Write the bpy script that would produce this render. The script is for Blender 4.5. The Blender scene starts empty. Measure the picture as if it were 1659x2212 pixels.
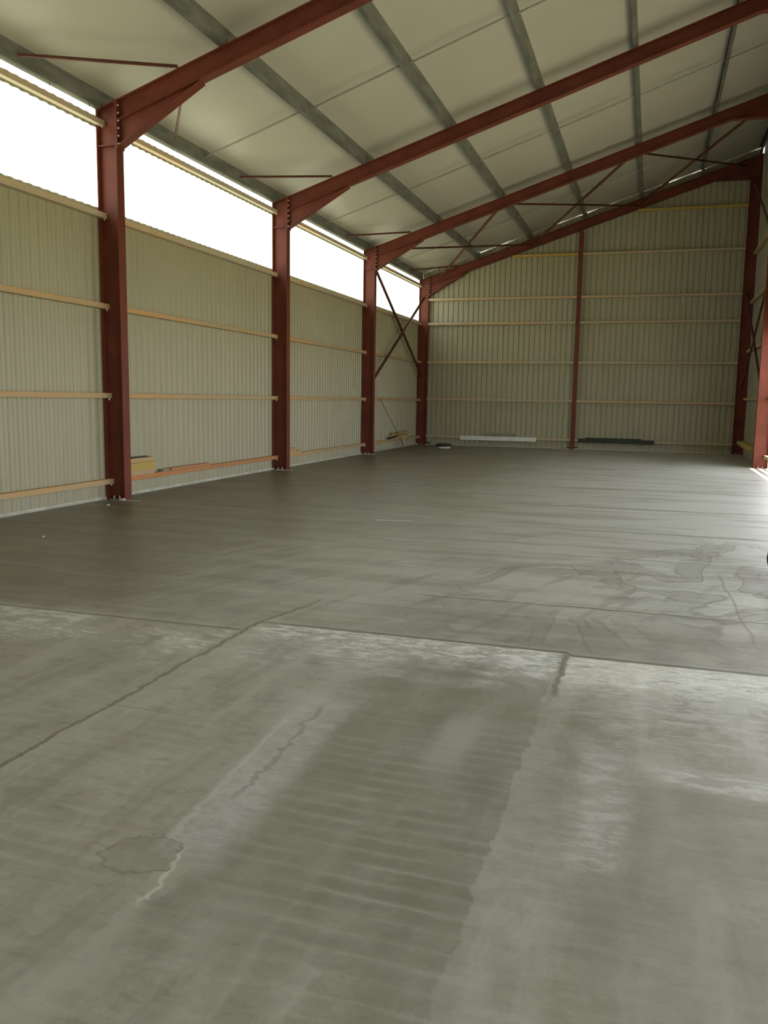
import bpy, bmesh, math, random
from mathutils import Vector, Matrix
random.seed(7)
C = bpy.context.scene.collection
S = bpy.context.scene
# ------------------------------------------------------------------ camera
F, YAW, PITCH, ROLL, CH = 1832.07, 0.3010, -0.1328, 0.0158, 1.6
cy, sy = math.cos(YAW), math.sin(YAW)
fw = Vector((-sy, cy, 0)); rt = Vector((cy, sy, 0)); up = Vector((0, 0, 1))
f2 = fw * math.cos(PITCH) + up * math.sin(PITCH)
u2 = up * math.cos(PITCH) - fw * math.sin(PITCH)
r3 = rt * math.cos(ROLL) + u2 * math.sin(ROLL)
u3 = -rt * math.sin(ROLL) + u2 * math.cos(ROLL)
cam = bpy.data.cameras.new('camera'); co = bpy.data.objects.new('camera', cam); C.objects.link(co)
m = Matrix((r3, u3, -f2)).transposed().to_4x4(); m.translation = Vector((0, 0, CH))
co.matrix_world = m
cam.sensor_fit = 'HORIZONTAL'; cam.sensor_width = 36; cam.lens = F / 1659 * 36
cam.clip_end = 500
S.camera = co
# ------------------------------------------------------------------ world, sun, exposure
w = bpy.data.worlds.new('world'); S.world = w; w.use_nodes = True
bg = w.node_tree.nodes['Background']
bg.inputs[0].default_value = (0.93, 0.97, 1.0, 1); bg.inputs[1].default_value = 1.5
sun = bpy.data.lights.new('sun', 'SUN'); sun.energy = 4.5; sun.angle = math.radians(0.6); sun.color = (1, .88, .68)
so = bpy.data.objects.new('sun', sun); C.objects.link(so)
SUN_DIR = Vector((-0.13, 0.02, -1.0))          # travel direction: from the right, high
so.rotation_euler = SUN_DIR.to_track_quat('-Z', 'Y').to_euler()
V = S.view_settings
S.display_settings.display_device = 'sRGB'
V.view_transform = 'Standard'; V.look = 'None'; V.gamma = 1; V.use_curve_mapping = False
V.exposure = 1.22
# ------------------------------------------------------------------ dimensions
XC, D, W, YA, BAY = -7.611, 0.339, 0.176, 11.224, 6.076
ZE, ZH, XR, SL = 5.811, 5.173, 2.547, 0.326
Y = [YA + BAY * i for i in range(4)]
XLW = XC - D - 0.008          # inner face of left cladding
XRW = XR + D + 0.008
YBW = Y[3] + 0.11
YF = -1.0
def rtop(x): return ZE + SL * (x - XC)
CEIL = 0.235
# ------------------------------------------------------------------ node helpers
class Nd:
    def __init__(s, t): s.t = t
    def n(s, kind, **kw):
        nd = s.t.nodes.new(kind)
        for k, v in kw.items(): setattr(nd, k, v)
        return nd
    def put(s, sock, v):
        if isinstance(v, Sk): v = v.s
        if hasattr(v, 'is_linked'): s.t.links.new(v, sock)
        else: sock.default_value = v
    def math(s, op, a, b=None, c=None):
        nd = s.n('ShaderNodeMath', operation=op)
        s.put(nd.inputs[0], a)
        if b is not None: s.put(nd.inputs[1], b)
        if c is not None: s.put(nd.inputs[2], c)
        return Sk(s, nd.outputs[0])
    def mix(s, f, a, b, mode='MIX'):
        nd = s.n('ShaderNodeMix', data_type='RGBA', blend_type=mode)
        s.put(nd.inputs[0], f)
        for i, v in ((6, a), (7, b)):
            if isinstance(v, tuple) and len(v) == 3: v = v + (1,)
            s.put(nd.inputs[i], v)
        return Sk(s, nd.outputs[2])
    def noise(s, vec, scale, detail=3, rough=.5, dist=0.0):
        nd = s.n('ShaderNodeTexNoise'); s.put(nd.inputs['Vector'], vec)
        nd.inputs['Scale'].default_value = scale; nd.inputs['Detail'].default_value = detail
        nd.inputs['Roughness'].default_value = rough; nd.inputs['Distortion'].default_value = dist
        return Sk(s, nd.outputs[0])
    def vec(s, x, y, z=0.0):
        nd = s.n('ShaderNodeCombineXYZ')
        for i, v in enumerate((x, y, z)): s.put(nd.inputs[i], v)
        return Sk(s, nd.outputs[0])
    def ss(s, x, a, b):
        nd = s.n('ShaderNodeMapRange', interpolation_type='SMOOTHSTEP')
        s.put(nd.inputs[0], x); s.put(nd.inputs[1], a); s.put(nd.inputs[2], b)
        return Sk(s, nd.outputs[0])
    def box(s, x, a, b, soft): return s.ss(x, a - soft, a + soft) * (1 - s.ss(x, b - soft, b + soft))
    def line(s, x, c, wd): return 1 - s.ss((x - c).abs(), wd * .3, wd)
class Sk:
    def __init__(a, n, s): a.n = n; a.s = s
    def __add__(a, b): return a.n.math('ADD', a, b)
    __radd__ = __add__
    def __mul__(a, b): return a.n.math('MULTIPLY', a, b)
    __rmul__ = __mul__
    def __sub__(a, b): return a.n.math('SUBTRACT', a, b)
    def __rsub__(a, b): return a.n.math('SUBTRACT', b, a)
    def abs(a): return a.n.math('ABSOLUTE', a)
    def clamp(a): return a.n.math('MINIMUM', a.n.math('MAXIMUM', a, 0.0), 1.0)
    def max(a, b): return a.n.math('MAXIMUM', a, b)
def newmat(name):
    mt = bpy.data.materials.new(name); mt.use_nodes = True
    t = mt.node_tree; n = Nd(t); bs = t.nodes['Principled BSDF']
    return mt, n, bs
def coords(n):
    tc = n.n('ShaderNodeTexCoord'); sp = n.n('ShaderNodeSeparateXYZ')
    n.t.links.new(tc.outputs['Object'], sp.inputs[0])
    return Sk(n, tc.outputs['Object']), [Sk(n, sp.outputs[i]) for i in range(3)]
def bump(n, bs, h, st, dist):
    b = n.n('ShaderNodeBump'); n.put(b.inputs['Height'], h)
    b.inputs['Strength'].default_value = st; b.inputs['Distance'].default_value = dist
    n.t.links.new(b.outputs[0], bs.inputs['Normal'])
def simple(name, col, rough=.5, metal=0, var=.12, scale=3, bmp=0.0, spec=.5, col2=None, stretch=(1, 1, 1)):
    mt, n, bs = newmat(name); P, (x, y, z) = coords(n)
    v = n.vec(x * stretch[0], y * stretch[1], z * stretch[2])
    ns = n.noise(v, scale, 5, .6)
    c2 = col2 or tuple(c * (1 - var * 1.6) for c in col)
    mx = n.mix(n.ss(ns, .35, .68), c2, tuple(min(1, c * (1 + var * .4)) for c in col))
    n.put(bs.inputs['Base Color'], mx)
    bs.inputs['Roughness'].default_value = rough; bs.inputs['Metallic'].default_value = metal
    bs.inputs['Specular IOR Level'].default_value = spec
    if bmp: bump(n, bs, n.noise(v, scale * 6, 4), bmp, .01)
    return mt
# ------------------------------------------------------------------ materials
M = {}
M['red'] = simple('red_oxide_primer', (0.210, 0.057, 0.038), .45, 0, .14, 1.5, spec=.22)
M['redbrace'] = simple('red_oxide_brace', (0.17, 0.060, 0.042), .5, 0, .15, 3)
M['galv'] = simple('galvanised_steel', (0.27, 0.285, 0.255), .42, .35, .22, 6, stretch=(1, .25, 1))
M['rod'] = simple('zinc_rod', (0.42, 0.43, 0.38), .45, .3, .1, 8)
M['clad'] = simple('painted_cladding', (0.46, 0.435, 0.30), .38, 0, .035, .6, stretch=(1, 1, .3))
M['ceil'] = simple('roof_panel_liner', (0.64, 0.63, 0.555), .36, 0, .03, .5)
M['bolt'] = simple('zinc_bolt', (0.70, 0.68, 0.62), .35, .4, .05, 20)
M['mortar'] = simple('white_mortar', (0.72, 0.71, 0.66), .9, 0, .1, 40)
M['rubber'] = simple('black_rubber', (0.02, 0.022, 0.018), .7, 0, .2, 20)
M['darkgreen'] = simple('dark_green_steel', (0.030, 0.040, 0.026), .55, 0, .2, 8)
M['white'] = simple('white_sheet_metal', (0.90, 0.92, 0.86), .35, 0, .04, 3)
M['greysheet'] = simple('grey_sheet_metal', (0.30, 0.30, 0.22), .5, 0, .06, 3)
M['steel'] = simple('bare_steel', (0.35, 0.35, 0.34), .4, .6, .1, 8)
M['foam'] = simple('wall_foot_flashing', (0.62, 0.61, 0.50), .6, 0, .12, 5)
def wood(name, col, axis):
    mt, n, bs = newmat(name); P, (x, y, z) = coords(n)
    st = [14, 14, 14]; st[axis] = .7
    v = n.vec(x * st[0], y * st[1], z * st[2])
    g = n.noise(v, 1.6, 5, .65, .6); big = n.noise(v, .25, 2)
    kn = n.ss(n.noise(n.vec(x * (2 if axis == 0 else 9), y * (2 if axis == 1 else 9), z * 9), 1, 2), .70, .78)
    c = n.mix(g, tuple(k * .72 for k in col), col)
    c = n.mix(n.ss(big, .45, .7), c, tuple((col[0] * 1.03, col[1] * .86, col[2] * .7)))
    c = n.mix(kn * .6, c, (col[0] * .45, col[1] * .35, col[2] * .28))
    n.put(bs.inputs['Base Color'], c); bs.inputs['Roughness'].default_value = .6
    return mt
M['woodY'] = wood('pine_along', (0.62, 0.46, 0.255), 1)
M['woodX'] = wood('pine_across', (0.62, 0.51, 0.33), 0)
M['woodX2'] = wood('yellow_pine_across', (0.62, 0.46, 0.13), 0)
M['woodP'] = wood('flare_paled_pine_along', (0.66, 0.58, 0.44), 1)  # same pine; lens flare and backlight on the upper rails painted in as paleness
M['woodO'] = wood('orange_pine_along', (0.60, 0.30, 0.13), 1)
def mat_translucent():
    mt = bpy.data.materials.new('clear_corrugated_sheet'); mt.use_nodes = True
    t = mt.node_tree; t.nodes.clear()
    o = t.nodes.new('ShaderNodeOutputMaterial'); mx = t.nodes.new('ShaderNodeMixShader')
    a = t.nodes.new('ShaderNodeBsdfTransparent'); a.inputs[0].default_value = (.93, .95, .93, 1)
    b = t.nodes.new('ShaderNodeBsdfTranslucent'); b.inputs[0].default_value = (.90, .90, .80, 1)
    mx.inputs[0].default_value = .35
    t.links.new(a.outputs[0], mx.inputs[1]); t.links.new(b.outputs[0], mx.inputs[2]); t.links.new(mx.outputs[0], o.inputs[0])
    return mt
M['sheet'] = mat_translucent()
def mat_ground():
    mt, n, bs = newmat('dry_grass_ground'); P, (x, y, z) = coords(n)
    c = n.mix(n.noise(P, .6, 6, .6), (0.30, 0.30, 0.16), (0.46, 0.42, 0.30))
    n.put(bs.inputs['Base Color'], c); bs.inputs['Roughness'].default_value = .95
    return mt
M['ground'] = mat_ground()
def mat_floor():
    mt, n, bs = newmat('power_floated_concrete'); P, (x, y, z) = coords(n)
    wob = n.noise(P, 1.7, 4, .6) - .5
    wob2 = n.noise(P, 9, 4, .65) - .5
    fine = n.noise(P, 70, 4, .75)
    xw = x + wob * .20 + wob2 * .07; yw = y + wob * .14 + wob2 * .05
    near = 1 - n.ss(y, 5.2, 5.5); far = 1 - near
    state = {}
    base = None
    TAN = (0.275, 0.252, 0.192); GREY = (0.330, 0.326, 0.288); LIGHT = (0.450, 0.445, 0.395); LIME = (0.72, 0.715, 0.67)
    DARK = (0.185, 0.176, 0.138); DAMP = (0.135, 0.126, 0.094)
    blotch = n.noise(P, .55, 5, .62, .4)
    mott = n.noise(n.vec(x * 1.0, y * .8), 2.6, 6, .68, .5)
    base = n.mix(n.ss(blotch, .32, .66), TAN, GREY)
    base = n.mix(near * (1 - n.ss(x, -2.2, -.2)) * .30, base, (0.46, 0.445, 0.38))
    base = n.mix(n.ss(mott, .50, .64) * .50, base, LIGHT)
    fm = n.noise(n.vec(x * 2.2, y * 5), 2.0, 8, .72)
    base = n.mix(n.ss(fm, .52, .60) * .30, base, LIGHT)
    base = n.mix(n.ss(fm, .46, .38) * .38, base, DARK)
    base = n.mix(n.ss(mott, .48, .34) * .42, base, DARK)
    # lanes running down the hall (near slabs)
    lane = n.noise(n.vec(xw * 4.2, y * .33), 1, 4, .6)
    base = n.mix(n.ss(lane, .50, .64) * near * .50, base, LIGHT)
    base = n.mix((1 - n.ss(lane, .36, .48)) * near * .35, base, DARK)
    # ---- far slabs
    trans = n.noise(n.vec(x * .45, yw * 2.6), 1, 5, .62, .3)
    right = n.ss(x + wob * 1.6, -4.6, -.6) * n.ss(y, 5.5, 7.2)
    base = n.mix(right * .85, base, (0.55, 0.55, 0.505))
    base = n.mix(n.ss(trans, .48, .62) * far * .45, base, (0.225, 0.220, 0.180))
    base = n.mix(n.ss(n.noise(n.vec(x * .3, yw * 5), 1, 4), .54, .66) * far * .45, base, (0.52, 0.52, 0.47))
    dl = (1 - n.ss(x + wob * 1.8, -5.2, -1.7)) * n.ss(y, 5.1, 5.4)
    base = n.mix(dl * .66, base, DAMP)
    # slanting trowel drags just beyond the joint
    drag = n.noise(n.vec((x - .35 * y) * 5.5, y * .8), 1, 4, .6)
    base = n.mix(n.ss(drag, .52, .62) * n.box(y, 5.5, 9, .6) * n.box(x, -4.5, .5, .8) * .40, base, (0.40, 0.385, 0.335))
    base = n.mix(n.ss(drag, .46, .38) * n.box(y, 5.5, 8.5, .6) * n.box(x, -4.0, .8, .8) * .35, base, DARK)
    # water-edge stains
    ct = n.noise(n.vec(x * .62, y * .42), 1.25, 4, .52, .5)
    zone = n.ss(x, -2.4, -1.0) * n.box(y, 5.5, 10.5, .4) * n.ss(n.noise(n.vec(x * .8 + 5, y * .7), 1, 3), .40, .54)
    base = n.mix(n.ss(ct, .47, .474) * (1 - n.ss(ct, .545, .549)) * zone * .38, base, (0.26, 0.255, 0.215))
    for lv, sg in ((.471, .50), (.548, .42)):
        base = n.mix(n.line(ct, lv, .012) * zone * sg, base, (0.175, 0.168, 0.135))
    # ---- near slabs: float-pass ripples
    ph = y + .035 * (n.noise(n.vec(x * .6, y * 1.3), 2.2, 2) - .5) + .05 * (lane - .5) + x * .025
    saw = n.math('FRACT', ph * 10.8)
    rmn = n.noise(n.vec(x * 1.6, y * 1.1), 1.3, 4, .6)
    ripmask = (1 - n.ss(y, 3.3, 4.4)) * n.ss(rmn, .42, .60)
    # dark centre field with a sharp ragged right edge
    edge = -.47 + wob2 * .10 + wob * .08
    dkf = n.box(x + wob * .3, -1.35, -.1, .18) * (1 - n.ss(x, edge - .006, edge + .006))
    dkf = dkf * n.box(yw, 2.15, 5.02, .35)
    base = n.mix(dkf * .48, base, (0.200, 0.190, 0.148))
    base = n.mix(n.box(saw, .10, .70, .10) * (ripmask * .5 + dkf * (1 - n.ss(y, 3.5, 4.2)) * .55).clamp() * n.ss(n.noise(n.vec(x * 3.5, y * 5 + 3), 1, 4, .65), .36, .58) * .50, base, (0.175, 0.166, 0.130))
    base = n.mix(n.box(saw, .84, .98, .05) * (ripmask * .6 + dkf * .5).clamp() * (1 - n.ss(y, 3.5, 4.4)) * n.ss(n.noise(n.vec(x * 3, y * 9 + 7), 1, 4, .65), .38, .60) * .32, base, (0.44, 0.425, 0.365))
    strip_ = n.ss(x, edge - .006, edge + .012) * (1 - n.ss(x + wob * .2, -.38, -.28)) * n.box(y, 1.0, 3.95, .2)
    base = n.mix(strip_ * .28, base, (0.40, 0.385, 0.345))
    sg1 = n.box(xw, -.90, -.74, .05) * n.box(yw, 3.45, 4.1, .12)
    base = n.mix(sg1 * .42, base, LIGHT)
    # ---- lime bloom, flaky, hugging the joint
    flake = n.ss(n.noise(n.vec(x * 5, y * 13), 1, 8, .78), .49, .545)
    flake2 = n.ss(n.noise(n.vec(x * 9 + 4, y * 26), 1, 7, .80), .52, .57)
    patch = n.ss(n.noise(n.vec(x * 1.5 + 3, y * 2.4), 1.2, 4, .6), .44, .58)
    yj = 5.40 - .24 * (1 - n.ss(x, -2.64, -2.58)) - .055 * n.ss(x, -.44, -.40)
    below = 1 - n.ss(y - yj, -.04, -.01)
    dj = yj - y + wob * .5 + wob2 * .25
    xe = n.ss(x + wob2 * .09 + wob * .05, -.44, -.40)
    A1 = xe * below * (1 - n.ss(dj, .30, .75))
    A2 = xe * below * (1 - n.ss(dj, .7, 1.75)) * n.ss(x + wob, -.6, .1)
    B = n.box(x, -2.56, -.46, .03) * below * (1 - n.ss(dj, .15, .62))
    B2 = n.box(x, -2.56, -.46, .03) * below * (1 - n.ss(dj, .5, 1.1)) * patch
    Cc = (1 - n.ss(x, -2.68, -2.62)) * below * (1 - n.ss(dj, .25, 1.0))
    base = n.mix(n.ss(x, -.5, .0) * (1 - n.ss(y, 3.4, 4.2)) * .45, base, (0.235, 0.222, 0.170))
    base = n.mix(A2 * (.30 + .70 * flake) * .75, base, (0.52, 0.515, 0.47))
    base = n.mix(A1 * (.66 + .34 * flake) * .92, base, (0.66, 0.655, 0.59))
    base = n.mix((B * .45 + B2 * .55).clamp(), base, (0.43, 0.43, 0.40))
    base = n.mix((B + B2 * .6).clamp() * flake * .85, base, LIME)
    base = n.mix(Cc * patch * (.40 + .60 * flake) * .85, base, (0.56, 0.56, 0.53))
    base = n.mix(n.box(x + wob * .3, -5.4, -3.75, .1) * n.box(yw, 4.86, 5.17, .04) * (.2 + .8 * flake) * .9, base, (0.66, 0.66, 0.63))
    base = n.mix((B + Cc * patch + A1 * .6).clamp() * flake2 * .85, base, (0.84, 0.83, 0.78))
    base = n.mix((A1 + A2).clamp() * n.ss(n.noise(n.vec(x * 4 + 9, y * 16), 1, 7, .78), .555, .60) * .6, base, (0.24, 0.232, 0.19))
    # bluish dusty streak running down the middle
    stx = x + (y - 3) * .045 + wob * .12 + wob2 * .10
    st = n.box(stx, -1.62, -1.36, .05) * n.box(yw, 2.45, 4.1, .12)
    base = n.mix(st * (.55 + .45 * flake) * .70, base, (0.50, 0.505, 0.50))
    base = n.mix(n.line(stx, -1.50 + wob2 * .25, .018) * n.box(y, 2.9, 4.0, .1) * .5, base, (0.185, 0.178, 0.15))
    base = n.mix(n.line(stx, -1.62 + wob2 * .2, .02) * n.box(y, 2.5, 3.8, .1) * .45, base, (0.58, 0.575, 0.54))
    st2 = n.box(xw, -.22, -.02, .05) * n.box(y, 2.8, 3.9, .2)
    base = n.mix(st2 * (.35 + .65 * flake) * .68, base, (0.50, 0.50, 0.475))
    st3 = n.box(xw, .10, 1.2, .15) * n.box(yw + x * .1, 3.62, 3.86, .06)
    base = n.mix(st3 * (.4 + .6 * flake) * .65, base, (0.60, 0.595, 0.56))
    # cement smear, an irregular tongue at lower left
    bx = x + 1.62; by = y - 2.42
    rr = n.math('SQRT', (bx * bx) * 3.6 + (by * by) * 5.0) + wob2 * .34 + wob * .30
    base = n.mix((1 - n.ss(rr, .25, .27)) * .30, base, (0.25, 0.232, 0.178))
    base = n.mix(n.line(rr, .262, .022) * .55, base, (0.165, 0.150, 0.116))
    base = n.mix(n.line(x + (y - 2.3) * .1 + wob2 * .12, -1.47, .014) * n.box(y, 2.17, 2.5, .05) * .8, base, (0.60, 0.58, 0.52))
    base = n.mix(n.box(x + wob2 * .2, -1.42, -1.32, .03) * n.box(y, 2.12, 2.35, .05) * .5, base, DARK)
    # joints and ridges
    xj = -2.605 + .035 * (n.ss(y, 5.2, 6.2) * 5) + wob2 * .09 + wob * .07
    jm = 1 - n.ss(y, 6.15, 6.2)
    j1 = n.line(x, xj, .020) * jm
    base = n.mix(n.line(x, xj + .05, .055) * jm * .42, base, (0.44, 0.42, 0.35))
    j2 = n.line(y, yj + wob2 * .016, .030)
    base = n.mix(n.line(y, yj + .05, .03) * .36, base, (0.43, 0.42, 0.37))
    base = n.mix(j1 * .72, base, (0.135, 0.122, 0.095))
    base = n.mix(j2 * .66, base, (0.135, 0.125, 0.098))
    j3 = n.line(x + wob2 * .09 + wob * .05, -.43, .025) * n.box(y, 4.55, 5.35, .05)
    base = n.mix(j3 * .60, base, (0.15, 0.14, 0.11))
    base = n.mix(n.line(yw, 3.60, .016) * n.box(x, -2.62, -2.12, .08) * .7, base, (0.42, 0.40, 0.34))
    base = n.mix(n.line(yw, 3.63, .012) * n.box(x, -2.62, -2.3, .08) * .5, base, (0.17, 0.155, 0.12))
    for yc, x0, x1, s_, k in ((6.18, -2.4, -1.5, .022, .5), (6.66, -1.8, 1.6, .022, .85), (8.2, -.9, 2, .022, .45), (8.95, -4, 2.5, .034, .5),
                       (10.85, -1.2, 2.6, .036, .9), (13.3, -2.5, 2.6, .055, .75), (16.2, -4, 2.6, .07, .5), (19.5, -5, 2.6, .10, .5)):
        yy = y + wob * .22 * (yc / 8)
        base = n.mix(n.line(yy, yc, s_) * n.box(x, x0, x1, .15) * k, base, (0.15, 0.145, 0.115))
        base = n.mix(n.line(yy, yc + s_ * 1.8, s_ * 1.3) * n.box(x, x0, x1, .3) * k * .5, base, (0.52, 0.515, 0.46))
    base = n.mix(n.line(x + wob * .1, .69 - (y - 8.27) * .03, .016) * n.box(y, 6.0, 8.4, .1) * .55, base, (0.19, 0.18, 0.15))
    # long white scratch in the middle distance
    base = n.mix(n.line(y + (x + 3) * -.24, 10.74, .035) * n.box(x, -3.42, -2.93, .03), base, (0.74, 0.73, 0.66))
    # grit
    base = n.mix(n.ss(fine, .55, .75) * .30, base, (0.40, 0.39, 0.34))
    base = n.mix(n.ss(fine, .45, .28) * .30, base, (0.17, 0.16, 0.13))
    n.put(bs.inputs['Base Color'], base)
    rg = .46 + .26 * (blotch - .5) + .16 * (A1 + B).clamp() + .1 * (fine - .5) - .05 * far + .25 * (trans - .5) * far
    n.put(bs.inputs['Roughness'], rg)
    bs.inputs['Specular IOR Level'].default_value = .5
    h = fine * .15 + wob2 * .5 - j1 * 1.2 - j2 * 1.0 + n.ss(saw, 0, .85) * (1 - n.ss(saw, .9, 1)) * ripmask * .12 + n.ss(y, yj, yj + .02) * .6 + mott * .5
    bump(n, bs, h, .32, .006)
    return mt
M['floor'] = mat_floor()
# ------------------------------------------------------------------ mesh helpers
def new_obj(name, bm, mat, parent=None, smooth=False):
    bmesh.ops.recalc_face_normals(bm, faces=bm.faces)
    me = bpy.data.meshes.new(name); bm.to_mesh(me); bm.free()
    if mat: me.materials.append(M[mat] if isinstance(mat, str) else mat)
    if smooth:
        for p in me.polygons: p.use_smooth = True
    o = bpy.data.objects.new(name, me); C.objects.link(o)
    if parent: o.parent = parent
    return o
def empty(name, label, cat, group=None, loc=(0, 0, 0)):
    o = bpy.data.objects.new(name, None); C.objects.link(o); o.location = loc
    o.empty_display_size = .1
    return tag(o, label, cat, group)
def tag(o, label, cat, group=None):
    o['label'] = label; o['category'] = cat
    if group: o['group'] = group
    return o
def struct(o): o['kind'] = 'structure'; return o
def box(bm, x0, x1, y0, y1, z0, z1, bev=0):
    vs = [bm.verts.new((x, y, z)) for x in (x0, x1) for y in (y0, y1) for z in (z0, z1)]
    fs = [(0, 1, 3, 2), (4, 6, 7, 5), (0, 4, 5, 1), (2, 3, 7, 6), (0, 2, 6, 4), (1, 5, 7, 3)]
    faces = [bm.faces.new([vs[i] for i in f]) for f in fs]
    if bev:
        es = list({e for f in faces for e in f.edges})
        bmesh.ops.bevel(bm, geom=es, offset=bev, segments=1, affect='EDGES')
def prism(bm, poly, y0, y1):               # poly in x,z extruded along y
    a = [bm.verts.new((x, y0, z)) for x, z in poly]; b = [bm.verts.new((x, y1, z)) for x, z in poly]
    bm.faces.new(a); bm.faces.new(b[::-1]); k = len(poly)
    for i in range(k): bm.faces.new((a[i], b[i], b[(i + 1) % k], a[(i + 1) % k]))
def strip(bm, p, q, th, y0, y1):           # plate following line p->q in x,z, thickness th downwards
    prism(bm, [p, q, (q[0], q[1] - th), (p[0], p[1] - th)], y0, y1)
def bar(bm, p, q, a, b, upv=(0, 0, 1)):
    p, q = Vector(p), Vector(q); d = (q - p).normalized(); s = d.cross(Vector(upv)).normalized(); t = s.cross(d)
    vs = []
    for e in (p, q):
        for i, j in ((-1, -1), (1, -1), (1, 1), (-1, 1)): vs.append(bm.verts.new(e + s * (a / 2 * i) + t * (b / 2 * j)))
    for f in ((0, 1, 2, 3), (7, 6, 5, 4), (0, 4, 5, 1), (1, 5, 6, 2), (2, 6, 7, 3), (3, 7, 4, 0)): bm.faces.new([vs[i] for i in f])
def angle_bar(bm, p, q, a, th=.006, upv=(0, 0, 1)):   # L section
    p, q = Vector(p), Vector(q); d = (q - p).normalized(); s = d.cross(Vector(upv)).normalized(); t = s.cross(d)
    pr = [(0, 0), (a, 0), (a, th), (th, th), (th, a), (0, a)]
    A = [bm.verts.new(p + s * (i - a / 2) + t * (j - a / 2)) for i, j in pr]; B = [bm.verts.new(q + s * (i - a / 2) + t * (j - a / 2)) for i, j in pr]
    bm.faces.new(A); bm.faces.new(B[::-1])
    for i in range(6): bm.faces.new((A[i], B[i], B[(i + 1) % 6], A[(i + 1) % 6]))
def cyl(bm, p, q, r, n=10, r2=None):
    p, q = Vector(p), Vector(q); d = (q - p).normalized()
    s = d.orthogonal().normalized(); t = d.cross(s); r2 = r if r2 is None else r2
    A = [bm.verts.new(p + (s * math.cos(6.28318 * i / n) + t * math.sin(6.28318 * i / n)) * r) for i in range(n)]
    B = [bm.verts.new(q + (s * math.cos(6.28318 * i / n) + t * math.sin(6.28318 * i / n)) * r2) for i in range(n)]
    bm.faces.new(A); bm.faces.new(B[::-1])
    for i in range(n): bm.faces.new((A[i], B[i], B[(i + 1) % n], A[(i + 1) % n]))
def lathe(bm, prof, c, n=40, axis='z'):
    rings = []
    for r, h in prof:
        ring = []
        for i in range(n):
            a = 2 * math.pi * i / n
            p = (r * math.cos(a), r * math.sin(a), h) if axis == 'z' else (r * math.cos(a), h, r * math.sin(a))
            ring.append(bm.verts.new((c[0] + p[0], c[1] + p[1], c[2] + p[2])))
        rings.append(ring)
    for A, B in zip(rings, rings[1:]):
        for i in range(n): bm.faces.new((A[i], A[(i + 1) % n], B[(i + 1) % n], B[i]))
    for R in (rings[0], rings[-1]):
        if len(set(tuple(v.co) for v in R)) > 2: bm.faces.new(R)
def corrugated(axis, a0, a1, base, out, z0, ztop, pitch=.178, depth=.030, th=.003, prof=((0, 0), (.142, 0), (.147, 1), (.170, 1))):
    """trapezoidal sheet standing on z0; runs along axis; wide flats proud into the hall, narrow ribs going out."""
    us = []; u = a0
    while u < a1:
        for du, dd in prof:
            if u + du <= a1: us.append((u + du, dd * depth))
        u += pitch
    bm = bmesh.new(); prev = None
    for u, d in us:
        o_ = []
        for k in (0, 1):
            dd = base + out * (d + k * th)
            zt = ztop(u) if callable(ztop) else ztop
            P = [(dd, u) if axis == 'y' else (u, dd)][0]
            o_ += [bm.verts.new((P[0], P[1], z0)), bm.verts.new((P[0], P[1], zt))]
        if prev:
            bm.faces.new((prev[0], o_[0], o_[1], prev[1])); bm.faces.new((prev[2], prev[3], o_[3], o_[2]))
            bm.faces.new((prev[1], o_[1], o_[3], prev[3])); bm.faces.new((prev[0], prev[2], o_[2], o_[0]))
        prev = o_
    return bm
# ------------------------------------------------------------------ setting
SOFT = ((0, 0), (.050, 0), (.062, .12), (.078, .5), (.092, .88), (.103, 1), (.140, 1), (.150, .88), (.160, .5), (.170, .12))
bm = bmesh.new(); box(bm, XLW - .06, XRW + .06, YF, YBW + .06, -.15, 0)
struct(new_obj('floor', bm, 'floor'))
bm = bmesh.new(); box(bm, -60, 60, -60, 90, -.30, -.16)
struct(new_obj('ground', bm, 'ground'))
# sandwich roof panels
bm = bmesh.new()
xa, xb = XC - .52, XR + .62
prism(bm, [(xa, rtop(xa) + CEIL), (xb, rtop(xb) + CEIL), (xb, rtop(xb) + CEIL + .08), (xa, rtop(xa) + CEIL + .08)], YF, YBW + .05)
struct(new_obj('ceiling', bm, 'ceil'))
G = [0.314, 1.621, 2.943, 4.254, 5.560]        # girt top heights, left wall
struct(new_obj('wall_left', corrugated('y', YF, YBW + .05, XLW, -1, 0.015, 4.335, depth=.025, prof=SOFT), 'clad'))
struct(new_obj('trim_1', corrugated('y', YF, YBW + .05, XLW + .001, -1, 5.462, 5.622, depth=.020, prof=SOFT), 'clad'))
struct(new_obj('window_1', corrugated('y', YF, YBW + .05, XLW - .006, -1, 4.336, 5.80, th=.0015, depth=.020, prof=SOFT), 'sheet'))
def backtop(x):
    g = .004 + .008 * math.sin(x * 2.1 + .6) + .006 * math.sin(x * 7.3)
    return rtop(x) + CEIL - .006 + .005 - max(0, g - .003)
struct(new_obj('wall_back', corrugated('x', XLW - .03, XRW + .03, YBW, 1, .015, backtop), 'clad'))
def rwtop(y): return rtop(XRW) + CEIL - .01
struct(new_obj('wall_right', corrugated('y', Y[2] + .1, YBW + .03, XRW, 1, .0, rwtop), 'clad'))
bm = corrugated('y', YF, Y[2] + .1, XRW, 1, 3.4, rwtop)
struct(new_obj('wall_right_upper', bm, 'clad'))
struct(new_obj('wall_front', corrugated('x', XLW - .03, XRW + .03, YF, -1, .015, backtop), 'clad'))
bm = bmesh.new(); box(bm, XLW - .002, XLW + .012, YF, YBW, 0, .045); box(bm, XLW - .002, XLW + .03, YF, YBW, 0, .012)
struct(new_obj('baseboard_left', bm, 'foam'))
bm = bmesh.new(); box(bm, XLW + .03, XRW - .03, YBW - .02, YBW, 0, .02)
struct(new_obj('baseboard_back', bm, 'foam'))
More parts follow.
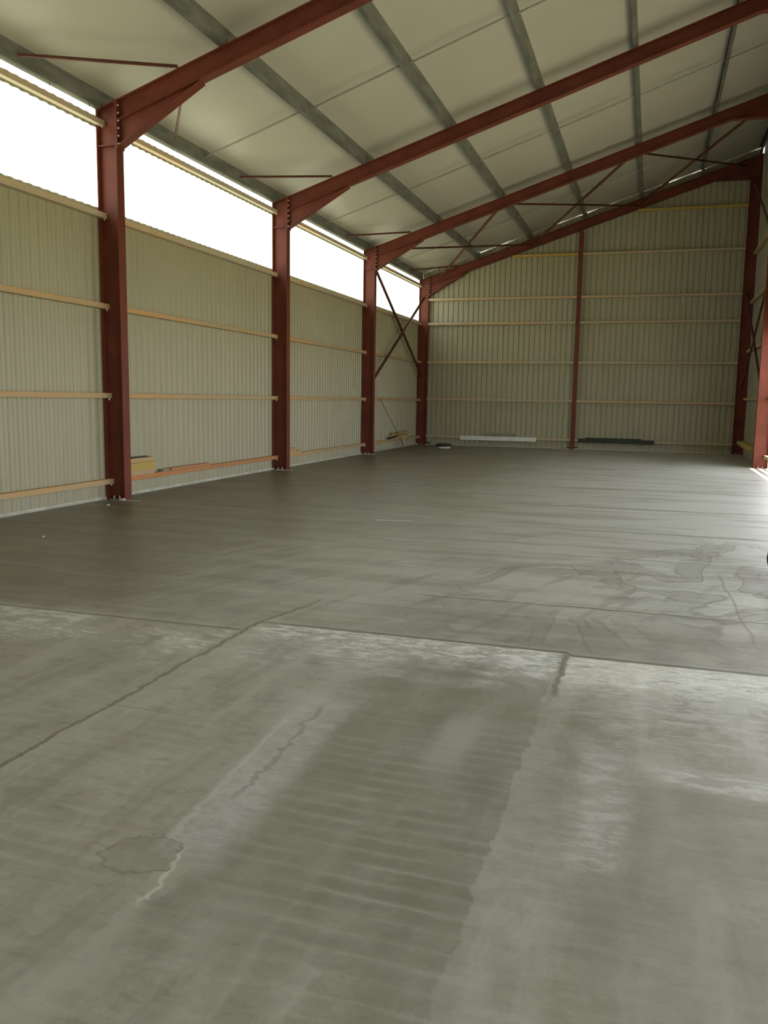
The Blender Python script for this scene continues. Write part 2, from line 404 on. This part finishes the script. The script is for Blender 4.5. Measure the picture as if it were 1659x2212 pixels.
# ------------------------------------------------------------------ steel columns
ORD = ['nearest', 'second', 'third', 'farthest']
def column(x_in, side, yi, topfun, label, group, mortar=True, flange_t=.014):
    """side=-1: web runs to the left (left wall), +1: to the right."""
    t = empty('steel_column', label, 'column', group, (x_in + side * D / 2, yi, 0))
    t_l = Matrix.Translation((-t.location.x, -t.location.y, 0))
    xo = x_in + side * D
    def seg(bm): bm.transform(t_l); return bm
    bm = bmesh.new()
    a, b = sorted((x_in, x_in + side * flange_t))
    prism(bm, [(a, .012), (b, .012), (b, topfun(b)), (a, topfun(a))], yi - W / 2, yi + W / 2)
    new_obj('inner_flange', seg(bm), 'red', t)
    bm = bmesh.new(); a, b = sorted((xo, xo - side * flange_t))
    prism(bm, [(a, .012), (b, .012), (b, topfun(b)), (a, topfun(a))], yi - W / 2, yi + W / 2)
    new_obj('outer_flange', seg(bm), 'red', t)
    bm = bmesh.new(); a, b = sorted((x_in + side * flange_t, xo - side * flange_t))
    prism(bm, [(a, .012), (b, .012), (b, topfun(b)), (a, topfun(a))], yi - .006, yi + .006)
    new_obj('web', seg(bm), 'red', t)
    bm = bmesh.new(); a, b = sorted((x_in - side * .0, xo))
    strip(bm, (a, topfun(a) + .012), (b, topfun(b) + .012), .012, yi - W / 2, yi + W / 2)
    new_obj('cap_plate', seg(bm), 'red', t)
    # knee stiffener in the web
    bm = bmesh.new(); zk = ZH + .02 if side < 0 else rtop(XR) - .66
    box(bm, a + .02, b - .02, yi - W / 2 + .012, yi - .006, zk, zk + .012)
    new_obj('stiffener', seg(bm), 'red', t)
    bm = bmesh.new(); box(bm, min(x_in, xo), max(x_in, xo), yi - W / 2 - .02, yi + W / 2 + .02, 0, .012)
    new_obj('base_plate', seg(bm), 'red', t)
    for dx in (.12, .22):
        bm = bmesh.new(); cx = x_in + side * dx
        cyl(bm, (cx, yi - .05, .012), (cx, yi - .05, .055), .009, 6); cyl(bm, (cx, yi - .05, .012), (cx, yi - .05, .028), .016, 6)
        new_obj('anchor_bolt', seg(bm), 'bolt', t)
    return t
lef = 'red steel columns along the left wall'
for i in range(4):
    column(XC, -1, Y[i], lambda x: rtop(x) - .012, f'red steel column on the left wall, {ORD[i]} of the four' + (' , in the back corner' if i == 3 else ''), lef)
rlab = ['red steel column on the right wall, nearest of four, beyond the photo edge', 'red steel column on the right wall, second from front, beyond the photo edge',
        'orange-lit red steel column at the right edge of the photo', 'dark red steel column in the right back corner']
for i in range(4):
    column(XR, 1, Y[i], lambda x: rtop(x) - .012, rlab[i], 'red steel columns along the right wall')
# ------------------------------------------------------------------ rafters with haunches, end plates, bolts
RD = .285
def rafter(i):
    yi = Y[i]
    t = empty('rafter', f'sloping red steel roof rafter, {ORD[i]} of the four', 'rafter', 'red roof rafters', (XC, yi, ZE))
    tr = Matrix.Translation((-XC, -yi, -ZE))
    x0, x1 = XC + .018, XR - .018
    bm = bmesh.new(); strip(bm, (x0, rtop(x0)), (x1, rtop(x1)), .012, yi - W / 2, yi + W / 2); bm.transform(tr); new_obj('top_flange', bm, 'red', t)
    bm = bmesh.new(); strip(bm, (x0, rtop(x0) - RD + .012), (x1, rtop(x1) - RD + .012), .012, yi - W / 2, yi + W / 2); bm.transform(tr); new_obj('bottom_flange', bm, 'red', t)
    bm = bmesh.new(); strip(bm, (x0, rtop(x0) - .012), (x1, rtop(x1) - .012), RD - .024, yi - .005, yi + .005); bm.transform(tr); new_obj('web', bm, 'red', t)
    # left haunch
    hx = -6.27
    bm = bmesh.new(); prism(bm, [(x0, rtop(x0) - RD), (x0, ZH + .012), (hx, rtop(hx) - RD - .02), (hx, rtop(hx) - RD)], yi - .005, yi + .005)
    strip(bm, (x0, ZH + .012), (hx + .02, rtop(hx) - RD - .012), .012, yi - W / 2, yi + W / 2); bm.transform(tr)
    new_obj('haunch', bm, 'red', t)
    hx = 1.55
    bm = bmesh.new(); zb = rtop(XR) - .62
    prism(bm, [(hx, rtop(hx) - RD), (x1, rtop(x1) - RD), (x1, zb), (hx, rtop(hx) - RD - .02)], yi - .005, yi + .005)
    strip(bm, (hx - .02, rtop(hx) - RD - .005), (x1, zb), .012, yi - W / 2, yi + W / 2); bm.transform(tr)
    new_obj('haunch', bm, 'red', t)
    bm = bmesh.new(); box(bm, XC, XC + .018, yi - W / 2 - .004, yi + W / 2 + .004, ZH - .03, ZE + .01); bm.transform(tr); new_obj('end_plate', bm, 'red', t)
    bm = bmesh.new(); box(bm, XR - .018, XR, yi - W / 2 - .004, yi + W / 2 + .004, zb - .03, rtop(XR)); bm.transform(tr); new_obj('end_plate', bm, 'red', t)
    bm = bmesh.new(); cyl(bm, (0, 0, 0), (.014, 0, 0), .014, 6); cyl(bm, (.014, 0, 0), (.026, 0, 0), .009, 6)
    b0 = new_obj('bolt', bm, 'bolt', t); first = True
    for k in range(6):
        z = ZH + .04 + k * .105
        for s in (-1, 1):
            o = b0 if first else b0.copy()
            if not first: C.objects.link(o); o.parent = t
            first = False
            o.location = (.018, s * .068, z - ZE)
for i in range(4): rafter(i)
# ------------------------------------------------------------------ purlins: C sections open towards the left eave
PX = [-7.87, -5.86, -4.10, -2.34, -0.60, 1.16, 2.80]
pn = ['along the left eave above the bright opening', 'first above the left eave purlin', 'second above the left eave purlin',
      'third above the left eave purlin', 'fourth above the left eave purlin', 'fifth above the left eave purlin', 'along the top edge of the roof by the right wall']
CA = math.atan(SL)
def purlin(k):
    x = PX[k]; h = CEIL - .002; w_ = .075; lip = .02; t_ = .004
    t = empty('purlin', 'galvanised steel roof purlin, ' + pn[k], 'purlin', 'galvanised roof purlins', (x, 0, rtop(x)))
    # local frame: u along slope (to the right), v perpendicular up
    def uv(u, v): return (u, u * SL + v)
    ln = [[(0, .001), (0, h), (-t_, h), (-t_, .001)],
          [(-t_, .001), (-w_, .001), (-w_, .001 + t_), (-t_, .001 + t_)], [(-t_, h - t_), (-w_, h - t_), (-w_, h), (-t_, h)],
          [(-w_, .001 + t_), (-w_, lip), (-w_ + t_, lip), (-w_ + t_, .001 + t_)], [(-w_, h - lip), (-w_, h - t_), (-w_ + t_, h - t_), (-w_ + t_, h - lip)]]
    bm = bmesh.new()
    for poly in ln: prism(bm, [uv(*p) for p in poly], YF + .02, Y[3] + .07)
    new_obj('channel', bm, 'galv', t)
    for i in range(4):                        # red angle cleats on the rafters
        bm = bmesh.new(); box(bm, .001, .007, Y[i] - .05, Y[i] + .05, .006, .06); box(bm, .001, .05, Y[i] - .05, Y[i] + .05, .018, .024)
        new_obj('cleat', bm, 'galv', t)
    if k in (3, 5):
        for yy in (Y[1], Y[2]):
            bm = bmesh.new(); prism(bm, [uv(-w_ - .004, -.004), uv(.004, -.004), uv(.004, .12), uv(-w_ - .004, .12)], yy - .95 if k == 3 else yy - .8, yy - .10)
            new_obj('splice_sleeve', bm, 'galv', t)
    if k == 0:
        for yy in (10.1, 10.95, 13.2, 16.2, 19.2, 22.3):
            bm = bmesh.new(); cyl(bm, (-.03, yy, .03), (-.03, yy - .02, -.05), .006, 6); new_obj('hanging_bolt', bm, 'steel', t)
for k in range(7): purlin(k)
# sag rods between purlins
bayn = ['x', 'beyond the nearest rafter', 'beyond the second rafter', 'beyond the third rafter']
gapn = ['lowest beside the left eave', 'second from the left eave', 'third from the left eave', 'fourth from the left eave', 'fifth from the left eave', 'highest, by the right wall']
for b, yy in enumerate((8.08, 14.16, 20.1, 26.25)):
    for k in range(6):
        if b == 0 or (b == 1 and k == 5): continue
        x0, x1 = PX[k] + .001, PX[k + 1] - .076
        bm = bmesh.new(); z0 = .10 if k else .11
        cyl(bm, (x0, yy + .03, rtop(x0) + z0), (x1, yy - .03, rtop(x1) + .10), .017, 8)
        tag(new_obj('sag_rod', bm, 'rod'), f'thin sag rod under the roof {bayn[b]}, {gapn[k]}', 'rod', 'sag rods between the purlins')
# eave stays
for i in range(4):
    bm = bmesh.new()
    angle_bar(bm, (-7.80, Y[i] - 1.85, 5.80), (-6.57, Y[i] - .10, 6.165), .045)
    tag(new_obj('eave_stay', bm, 'redbrace'), f'thin diagonal stay from the left eave purlin to the {ORD[i]} rafter', 'brace', 'eave stays')
bm = bmesh.new(); bar(bm, (-7.80, Y[0] + 1.85, 5.82), (-6.57, Y[0] + .10, 6.165), .035, .035)
tag(new_obj('eave_stay', bm, 'redbrace'), 'short piece of stay showing under the nearest rafter haunch', 'brace', 'eave stays')
# roof cross bracing in the last bay
cuts = [(-7.25, -4.05), (-4.0, -.72), (-.68, 2.42)]
cn = ['left', 'middle', 'right']
for k, (a, b) in enumerate(cuts):
    for d in (0, 1):
        xa_, xb_ = (b, a) if d == 0 else (a, b)
        off = -.13 - .05 * d
        bm = bmesh.new()
        angle_bar(bm, (xa_, Y[2] + .012, rtop(xa_) + off), (xb_, Y[3] - .012, rtop(xb_) + off), .055)
        what = 'running up to the left' if False else ('from far left to near right' if d == 0 else 'from near left to far right')
        tag(new_obj('roof_brace', bm, 'redbrace'), f'red brace in the {cn[k]} roof cross, {what}', 'brace', 'roof cross braces in the last bay')
# wall cross bracing
xb_ = XC - .17
for d, (p, q) in enumerate((((xb_, Y[2] + .02, 5.55), (xb_, Y[3] - .09, 2.35)), ((xb_ + .05, Y[3] - .10, 5.15), (xb_ + .05, Y[2] + .02, 2.02)))):
    bm = bmesh.new(); angle_bar(bm, p, q, .06, upv=(1, 0, 0))
    tag(new_obj('wall_brace', bm, 'redbrace'), ['dark angle brace on the left wall sloping down towards the back corner', 'paler angle brace on the left wall rising towards the back corner column'][d], 'brace', 'left wall cross braces')
xb_ = XR + .17
for d, (p, q) in enumerate((((xb_, Y[2] + .02, 5.4), (xb_, Y[3] - .02, 2.05)), ((xb_ - .05, Y[3] - .02, 5.1), (xb_ - .05, Y[2] + .02, 1.75)),
                            ((xb_, Y[3] - .02, 8.35), (xb_, Y[2] + .02, 5.5)))):
    bm = bmesh.new(); angle_bar(bm, p, q, .06, upv=(1, 0, 0))
    tag(new_obj('wall_brace', bm, 'redbrace'), ['dark brace on the right wall sloping down to the back corner column', 'brace on the right wall sloping down towards the orange-lit column', 'high brace on the right wall just below the roof'][d], 'brace', 'right wall braces')
# ------------------------------------------------------------------ girts
rows = ['bottom', 'second', 'third', 'fourth', 'top']
bays = ['left of the nearest column', 'between nearest and second columns', 'between second and third columns', 'beyond the third column']
GX0, GX1 = XC - D + .016, XC - D + .105
def girt_y(y0, y1, xa_, xb2, zt, mat, label, group, bolt_y=None, hgt=.078, bx=None):
    t = empty('timber_girt', label, 'timber rail', group, ((xa_ + xb2) / 2, (y0 + y1) / 2, zt - hgt))
    bm = bmesh.new(); box(bm, xa_, xb2, y0, y1, zt - hgt, zt, .003); bm.transform(Matrix.Translation(-t.location)); new_obj('rail', bm, mat, t)
    if bolt_y:
        bm = bmesh.new(); cyl(bm, (bx, bolt_y, zt - hgt - .03), (bx, bolt_y, zt - hgt), .010, 6); bm.transform(Matrix.Translation(-t.location)); new_obj('fixing_bolt', bm, 'bolt', t)
    return t
for r in range(5):
    for b in range(4):
        y0 = (YF + .1) if b == 0 else Y[b - 1] + .012
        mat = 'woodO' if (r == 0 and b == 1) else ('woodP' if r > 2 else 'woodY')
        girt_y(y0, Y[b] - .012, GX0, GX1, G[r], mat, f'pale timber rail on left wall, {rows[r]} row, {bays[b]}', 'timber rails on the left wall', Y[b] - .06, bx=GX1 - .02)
RG = [0.33, 1.80, 3.30, 4.80, 6.3]
for r in range(5):
    girt_y(Y[2] + .012, Y[3] - .012, XR + D - .105, XR + D - .016, RG[r], 'woodY', f'timber rail on the right wall in the last bay, {rows[r]} row', 'timber rails on the right wall', None)
for r in range(2):
    girt_y(Y[1] + .012, Y[2] - .012, XR + D - .105, XR + D - .016, RG[r], 'woodY', 'sunlit yellow timber rail end at the right edge, ' + ('near the floor' if r == 0 else 'at chest height'), 'timber rails on the right wall', None)
# back wall rails, split by the gable post
PXM = -2.483
BG = [0.352, 1.653, 2.938, 4.254, 5.082, 6.46, 7.76]
ybg = Y[3] - .035
brow = ['bottom', 'second', 'third', 'fourth', 'fifth', 'sixth', 'topmost']
for r in range(7):
    z = BG[r]
    for s in range(2):
        if r == 6 and s == 0: continue
        if s == 0: x0, x1 = XC + .003, PXM - .072
        else: x0, x1 = PXM + .072, XR - .003
        # rafter underside limits the upper rails
        lim = XC + (z - .0 + RD - ZE) / SL
        if r >= 5 and lim > x0: x0 = lim + .03
        bm = bmesh.new(); box(bm, x0, x1, ybg - .045, ybg + .045, z - .078, z, .003)
        tag(new_obj('timber_girt', bm, 'woodX2' if (r == 5 and s == 0) or r == 6 else 'woodX'),
            f'timber rail on the back wall, {brow[r]} row up, {"left" if s == 0 else "right"} of the thin post', 'timber rail', 'timber rails across the back wall')
# gable post
t = empty('gable_post', 'thin red steel post standing in the middle of the back wall', 'post', None, (PXM, Y[3], 0))
zt = rtop(PXM) - RD - .02
bm = bmesh.new(); box(bm, -.065, .065, -.07, -.060, .012, zt - .02); box(bm, -.065, .065, .060, .07, .012, zt - .02); box(bm, -.004, .004, -.06, .06, .012, zt - .02)
new_obj('post_shaft', bm, 'red', t)
bm = bmesh.new(); box(bm, -.09, .09, -.09, .09, 0, .012); new_obj('base_plate', bm, 'red', t)
for s in (-1, 1):
    bm = bmesh.new(); box(bm, s * .13 - .05, s * .13 + .05, -.10, -.02, .035, .075, .004); new_obj('packing_block', bm, 'rubber', t)
    bm = bmesh.new(); box(bm, s * .13 - .045, s * .13 + .04, -.11, -.02, 0, .035, .004); new_obj('mortar_pad', bm, 'mortar', t)
t = empty('packing_shim', 'small black and white packing block at the foot of the back left column', 'block', None, (XC + .10, Y[3] - .10, 0))
bm = bmesh.new(); box(bm, -.06, .06, -.04, .04, .04, .09, .004); new_obj('black_block', bm, 'rubber', t)
bm = bmesh.new(); box(bm, -.07, .05, -.045, .04, 0, .04, .004); new_obj('white_pad', bm, 'mortar', t)
# ------------------------------------------------------------------ mortar crumbs at the column feet
def crumb(x, y, r, label, h=.6):
    bm = bmesh.new(); bmesh.ops.create_icosphere(bm, subdivisions=2, radius=r)
    for v in bm.verts:
        k = 1 + .25 * math.sin(v.co.x * 91 + v.co.y * 57) + .15 * math.sin(v.co.z * 130)
        v.co *= k; v.co.z = max(v.co.z * h, -r * .25)
    bm.transform(Matrix.Translation((x, y, r * .25)))
    tag(new_obj('mortar_crumb', bm, 'mortar'), label, 'mortar lump', 'white mortar lumps on the floor')
crumb(XC - D - .0, Y[0] - .14, .055, 'white mortar lump at the wall side of the nearest left column')
crumb(XC + .0, Y[0] - .14, .045, 'white mortar lump at the hall side of the nearest left column foot')
crumb(-7.45, 10.47, .028, 'small white crumb on the floor just in front of the nearest left column')
crumb(-6.44, 7.84, .016, 'tiny white crumb alone on the dark floor at the left')
crumb(XC - D + .02, Y[1] - .14, .05, 'white mortar lump at the foot of the second left column')
crumb(XC - D + .02, Y[3] - .14, .06, 'white mortar lump at the foot of the back corner column')
bm = bmesh.new(); box(bm, XC - D - .0, XC + .12, Y[2] - .15, Y[2] - .112, 0, .014, .003)
tag(new_obj('mortar_strip', bm, 'mortar'), 'thin pale mortar strip along the foot of the third left column', 'mortar strip')
bm = bmesh.new(); box(bm, XC - D + .1, XC + .16, Y[1] - .15, Y[1] - .112, 0, .012, .003)
tag(new_obj('mortar_strip', bm, 'mortar'), 'thin pale mortar strip along the foot of the second left column', 'mortar strip')
bm = bmesh.new(); box(bm, XC - D + .1, XC + .3, Y[0] - .135, Y[0] - .112, 0, .008, .002)
tag(new_obj('mortar_strip', bm, 'mortar'), 'thin pale mortar strip along the foot of the nearest left column', 'mortar strip')
# ------------------------------------------------------------------ loose timber on the bottom rails
def board(x0, x1, y0, y1, z0, z1, label, mat='woodY', group=None, name='timber_board'):
    bm = bmesh.new(); box(bm, x0, x1, y0, y1, z0, z1, .002)
    return tag(new_obj(name, bm, mat), label, 'board', group)
z = G[0] + .001
st = 'stacked boards on the bottom rail behind the nearest column'
board(GX0 + .0, GX1 + .03, 11.33, 12.28, z, z + .072, 'yellow board, lowest of the stack on the rail behind the nearest column', 'woodY', st)
board(GX0 + .0, GX1 + .035, 11.35, 12.30, z + .073, z + .205, 'thick yellow board in the middle of the stack behind the nearest column', 'woodX2', st)
board(GX0 + .0, GX1 + .03, 11.33, 12.27, z + .209, z + .275, 'yellow board on top of the stack behind the nearest column', 'woodY', st)
board(GX0 + .0, GX1 - .03, 11.75, 12.2, z + .276, z + .292, 'thin dark strip lying on top of the board stack behind the nearest column', 'darkgreen', None, 'thin_strip')
board(GX0 + .01, GX1 + .01, 12.85, 14.2, z, z + .045, 'flat orange-brown board lying on the bottom rail in the second bay', 'woodO')
board(GX0 + .01, GX1 - .02, 12.62, 12.84, z, z + .038, 'short dark offcut beside the flat board on the bottom rail', 'greysheet')
board(GX0, GX1 + .02, 17.45, 18.55, z, z + .06, 'yellow board on the bottom rail behind the second column', 'woodY')
board(GX0, GX1 + .01, 17.45, 18.25, z + .061, z + .12, 'shorter yellow board on top of another behind the second column', 'woodY')
# timber heap by the back left
hp = 'timber offcuts heaped near the back left corner'
board(GX0, GX1 + .05, 25.9, 27.7, z, z + .12, 'long timber offcut lying along the bottom rail near the back left corner', 'woodY', hp)
bm = bmesh.new(); bar(bm, (-7.84, 26.1, .475), (-7.82, 27.6, .52), .12, .05); tag(new_obj('timber_board', bm, 'woodX2'), 'upper pale plank tilted on the timber heap near the back left corner', 'board', hp)
bm = bmesh.new(); bar(bm, (-7.70, 26.9, .02), (-7.72, 26.95, .40), .05, .04); tag(new_obj('timber_board', bm, 'woodY'), 'short plank end standing on the floor against the timber heap', 'board', hp)
bm = bmesh.new(); bar(bm, (-7.83, 25.6, .36), (-7.80, 26.35, .41), .05, .05); tag(new_obj('dark_strap', bm, 'rubber'), 'short black strap hanging over the bottom rail by the timber heap', 'strap')
bm = bmesh.new(); cyl(bm, (-7.74, 24.3, 1.62), (-7.66, 26.85, .03), .008, 6); tag(new_obj('cable', bm, 'darkgreen'), 'thin dark cable slanting down the left wall beyond the third column', 'cable')
# round tub
t = empty('round_tub', 'low round dark green lid with white rim on the floor near the back left corner', 'tub', None, (-6.52, 27.6, 0))
bm = bmesh.new(); lathe(bm, [(.18, 0), (.225, .0), (.235, .04), (.23, .06), (.18, .06)], (0, 0, 0)); new_obj('white_rim', bm, 'white', t, True)
bm = bmesh.new(); lathe(bm, [(.20, .055), (.25, .058), (.265, .085), (.262, .12), (.24, .145), (.12, .158), (.02, .160)], (0, 0, 0)); new_obj('dark_lid', bm, 'darkgreen', t, True)
# folded sheet profiles hooked on the back bottom rail
def fold(x0, x1, z0, z1, yb_, mat, label, name):
    bm = bmesh.new()
    box(bm, x0, x1, yb_ - .004, yb_, z0, z1); box(bm, x0, x1, yb_, yb_ + .10, z1 - .004, z1); box(bm, x0, x1, yb_, yb_ + .03, z0, z0 + .004)
    return tag(new_obj(name, bm, mat), label, 'metal strip')
fold(-6.36, -3.70, .215, .357, ybg - .052, 'white', 'long white folded metal strip on the bottom rail of the back wall', 'folded_trim')
bm = bmesh.new(); box(bm, -5.45, -4.42, ybg - .045, ybg + .02, .358, .47, .002)
tag(new_obj('sheet_offcut', bm, 'greysheet'), 'dull grey sheet offcut standing behind the white metal strip', 'sheet')
fold(-2.30, .16, .235, .368, ybg - .052, 'darkgreen', 'long dark green metal strip on the bottom rail right of the thin post', 'folded_trim')
fold(-2.06, -.25, .369, .405, ybg - .050, 'darkgreen', 'shorter dark metal strip lying on top of the long dark green one', 'folded_trim')
# yellow boards on right wall bottom rail
board(XR + D - .22, XR + D - .016, 25.2, 29.2, RG[0] + .001, RG[0] + .12, 'stack of yellow boards on the right wall bottom rail beside the back corner column', 'woodX2')
# ------------------------------------------------------------------ wheelbarrow at the right edge, only its tyre edge in frame
wx, wy, wr = 1.295, 8.42, .20
t = empty('wheelbarrow', 'black rubber tyre edge just showing at the right edge of the photo', 'wheelbarrow', None, (wx, wy, 0))
bm = bmesh.new(); lathe(bm, [(.125, -.035), (.17, -.045), (.195, -.025), (.20, 0), (.195, .025), (.17, .045), (.125, .035), (.125, -.035)], (0, 0, wr), 48, 'y')
new_obj('tyre', bm, 'rubber', t, True)
bm = bmesh.new(); lathe(bm, [(.03, -.04), (.05, -.03), (.11, -.025), (.127, -.034), (.127, .034), (.11, .025), (.05, .03), (.03, .04)], (0, 0, wr), 32, 'y')
new_obj('rim', bm, 'steel', t, True)
bm = bmesh.new(); cyl(bm, (0, -.09, wr), (0, .09, wr), .012, 10); new_obj('axle', bm, 'steel', t)
# body lies to the right of the wheel, outside the frame (handles pointing right)
rot = []
bm = bmesh.new()
for s in (-1, 1):
    cyl(bm, (0, s * .085, wr), (.45, s * .20, .39), .016, 8)
    cyl(bm, (.45, s * .20, .39), (1.5, s * .30, .62), .016, 8)
    cyl(bm, (.95, s * .247, .50), (1.0, s * .27, 0.0), .014, 8)
new_obj('frame', bm, 'steel', t)
bm = bmesh.new()
lo = [(.42, -.18, .40), (.95, -.20, .46), (.95, .20, .46), (.42, .18, .40)]; hi = [(.16, -.32, .66), (1.12, -.34, .70), (1.12, .34, .70), (.16, .32, .66)]
a = [bm.verts.new(p) for p in lo]; b = [bm.verts.new(p) for p in hi]; bm.faces.new(a)
for i in range(4): bm.faces.new((a[i], a[(i + 1) % 4], b[(i + 1) % 4], b[i]))
o = new_obj('tray', bm, 'darkgreen', t); md = o.modifiers.new('solid', 'SOLIDIFY'); md.thickness = .004
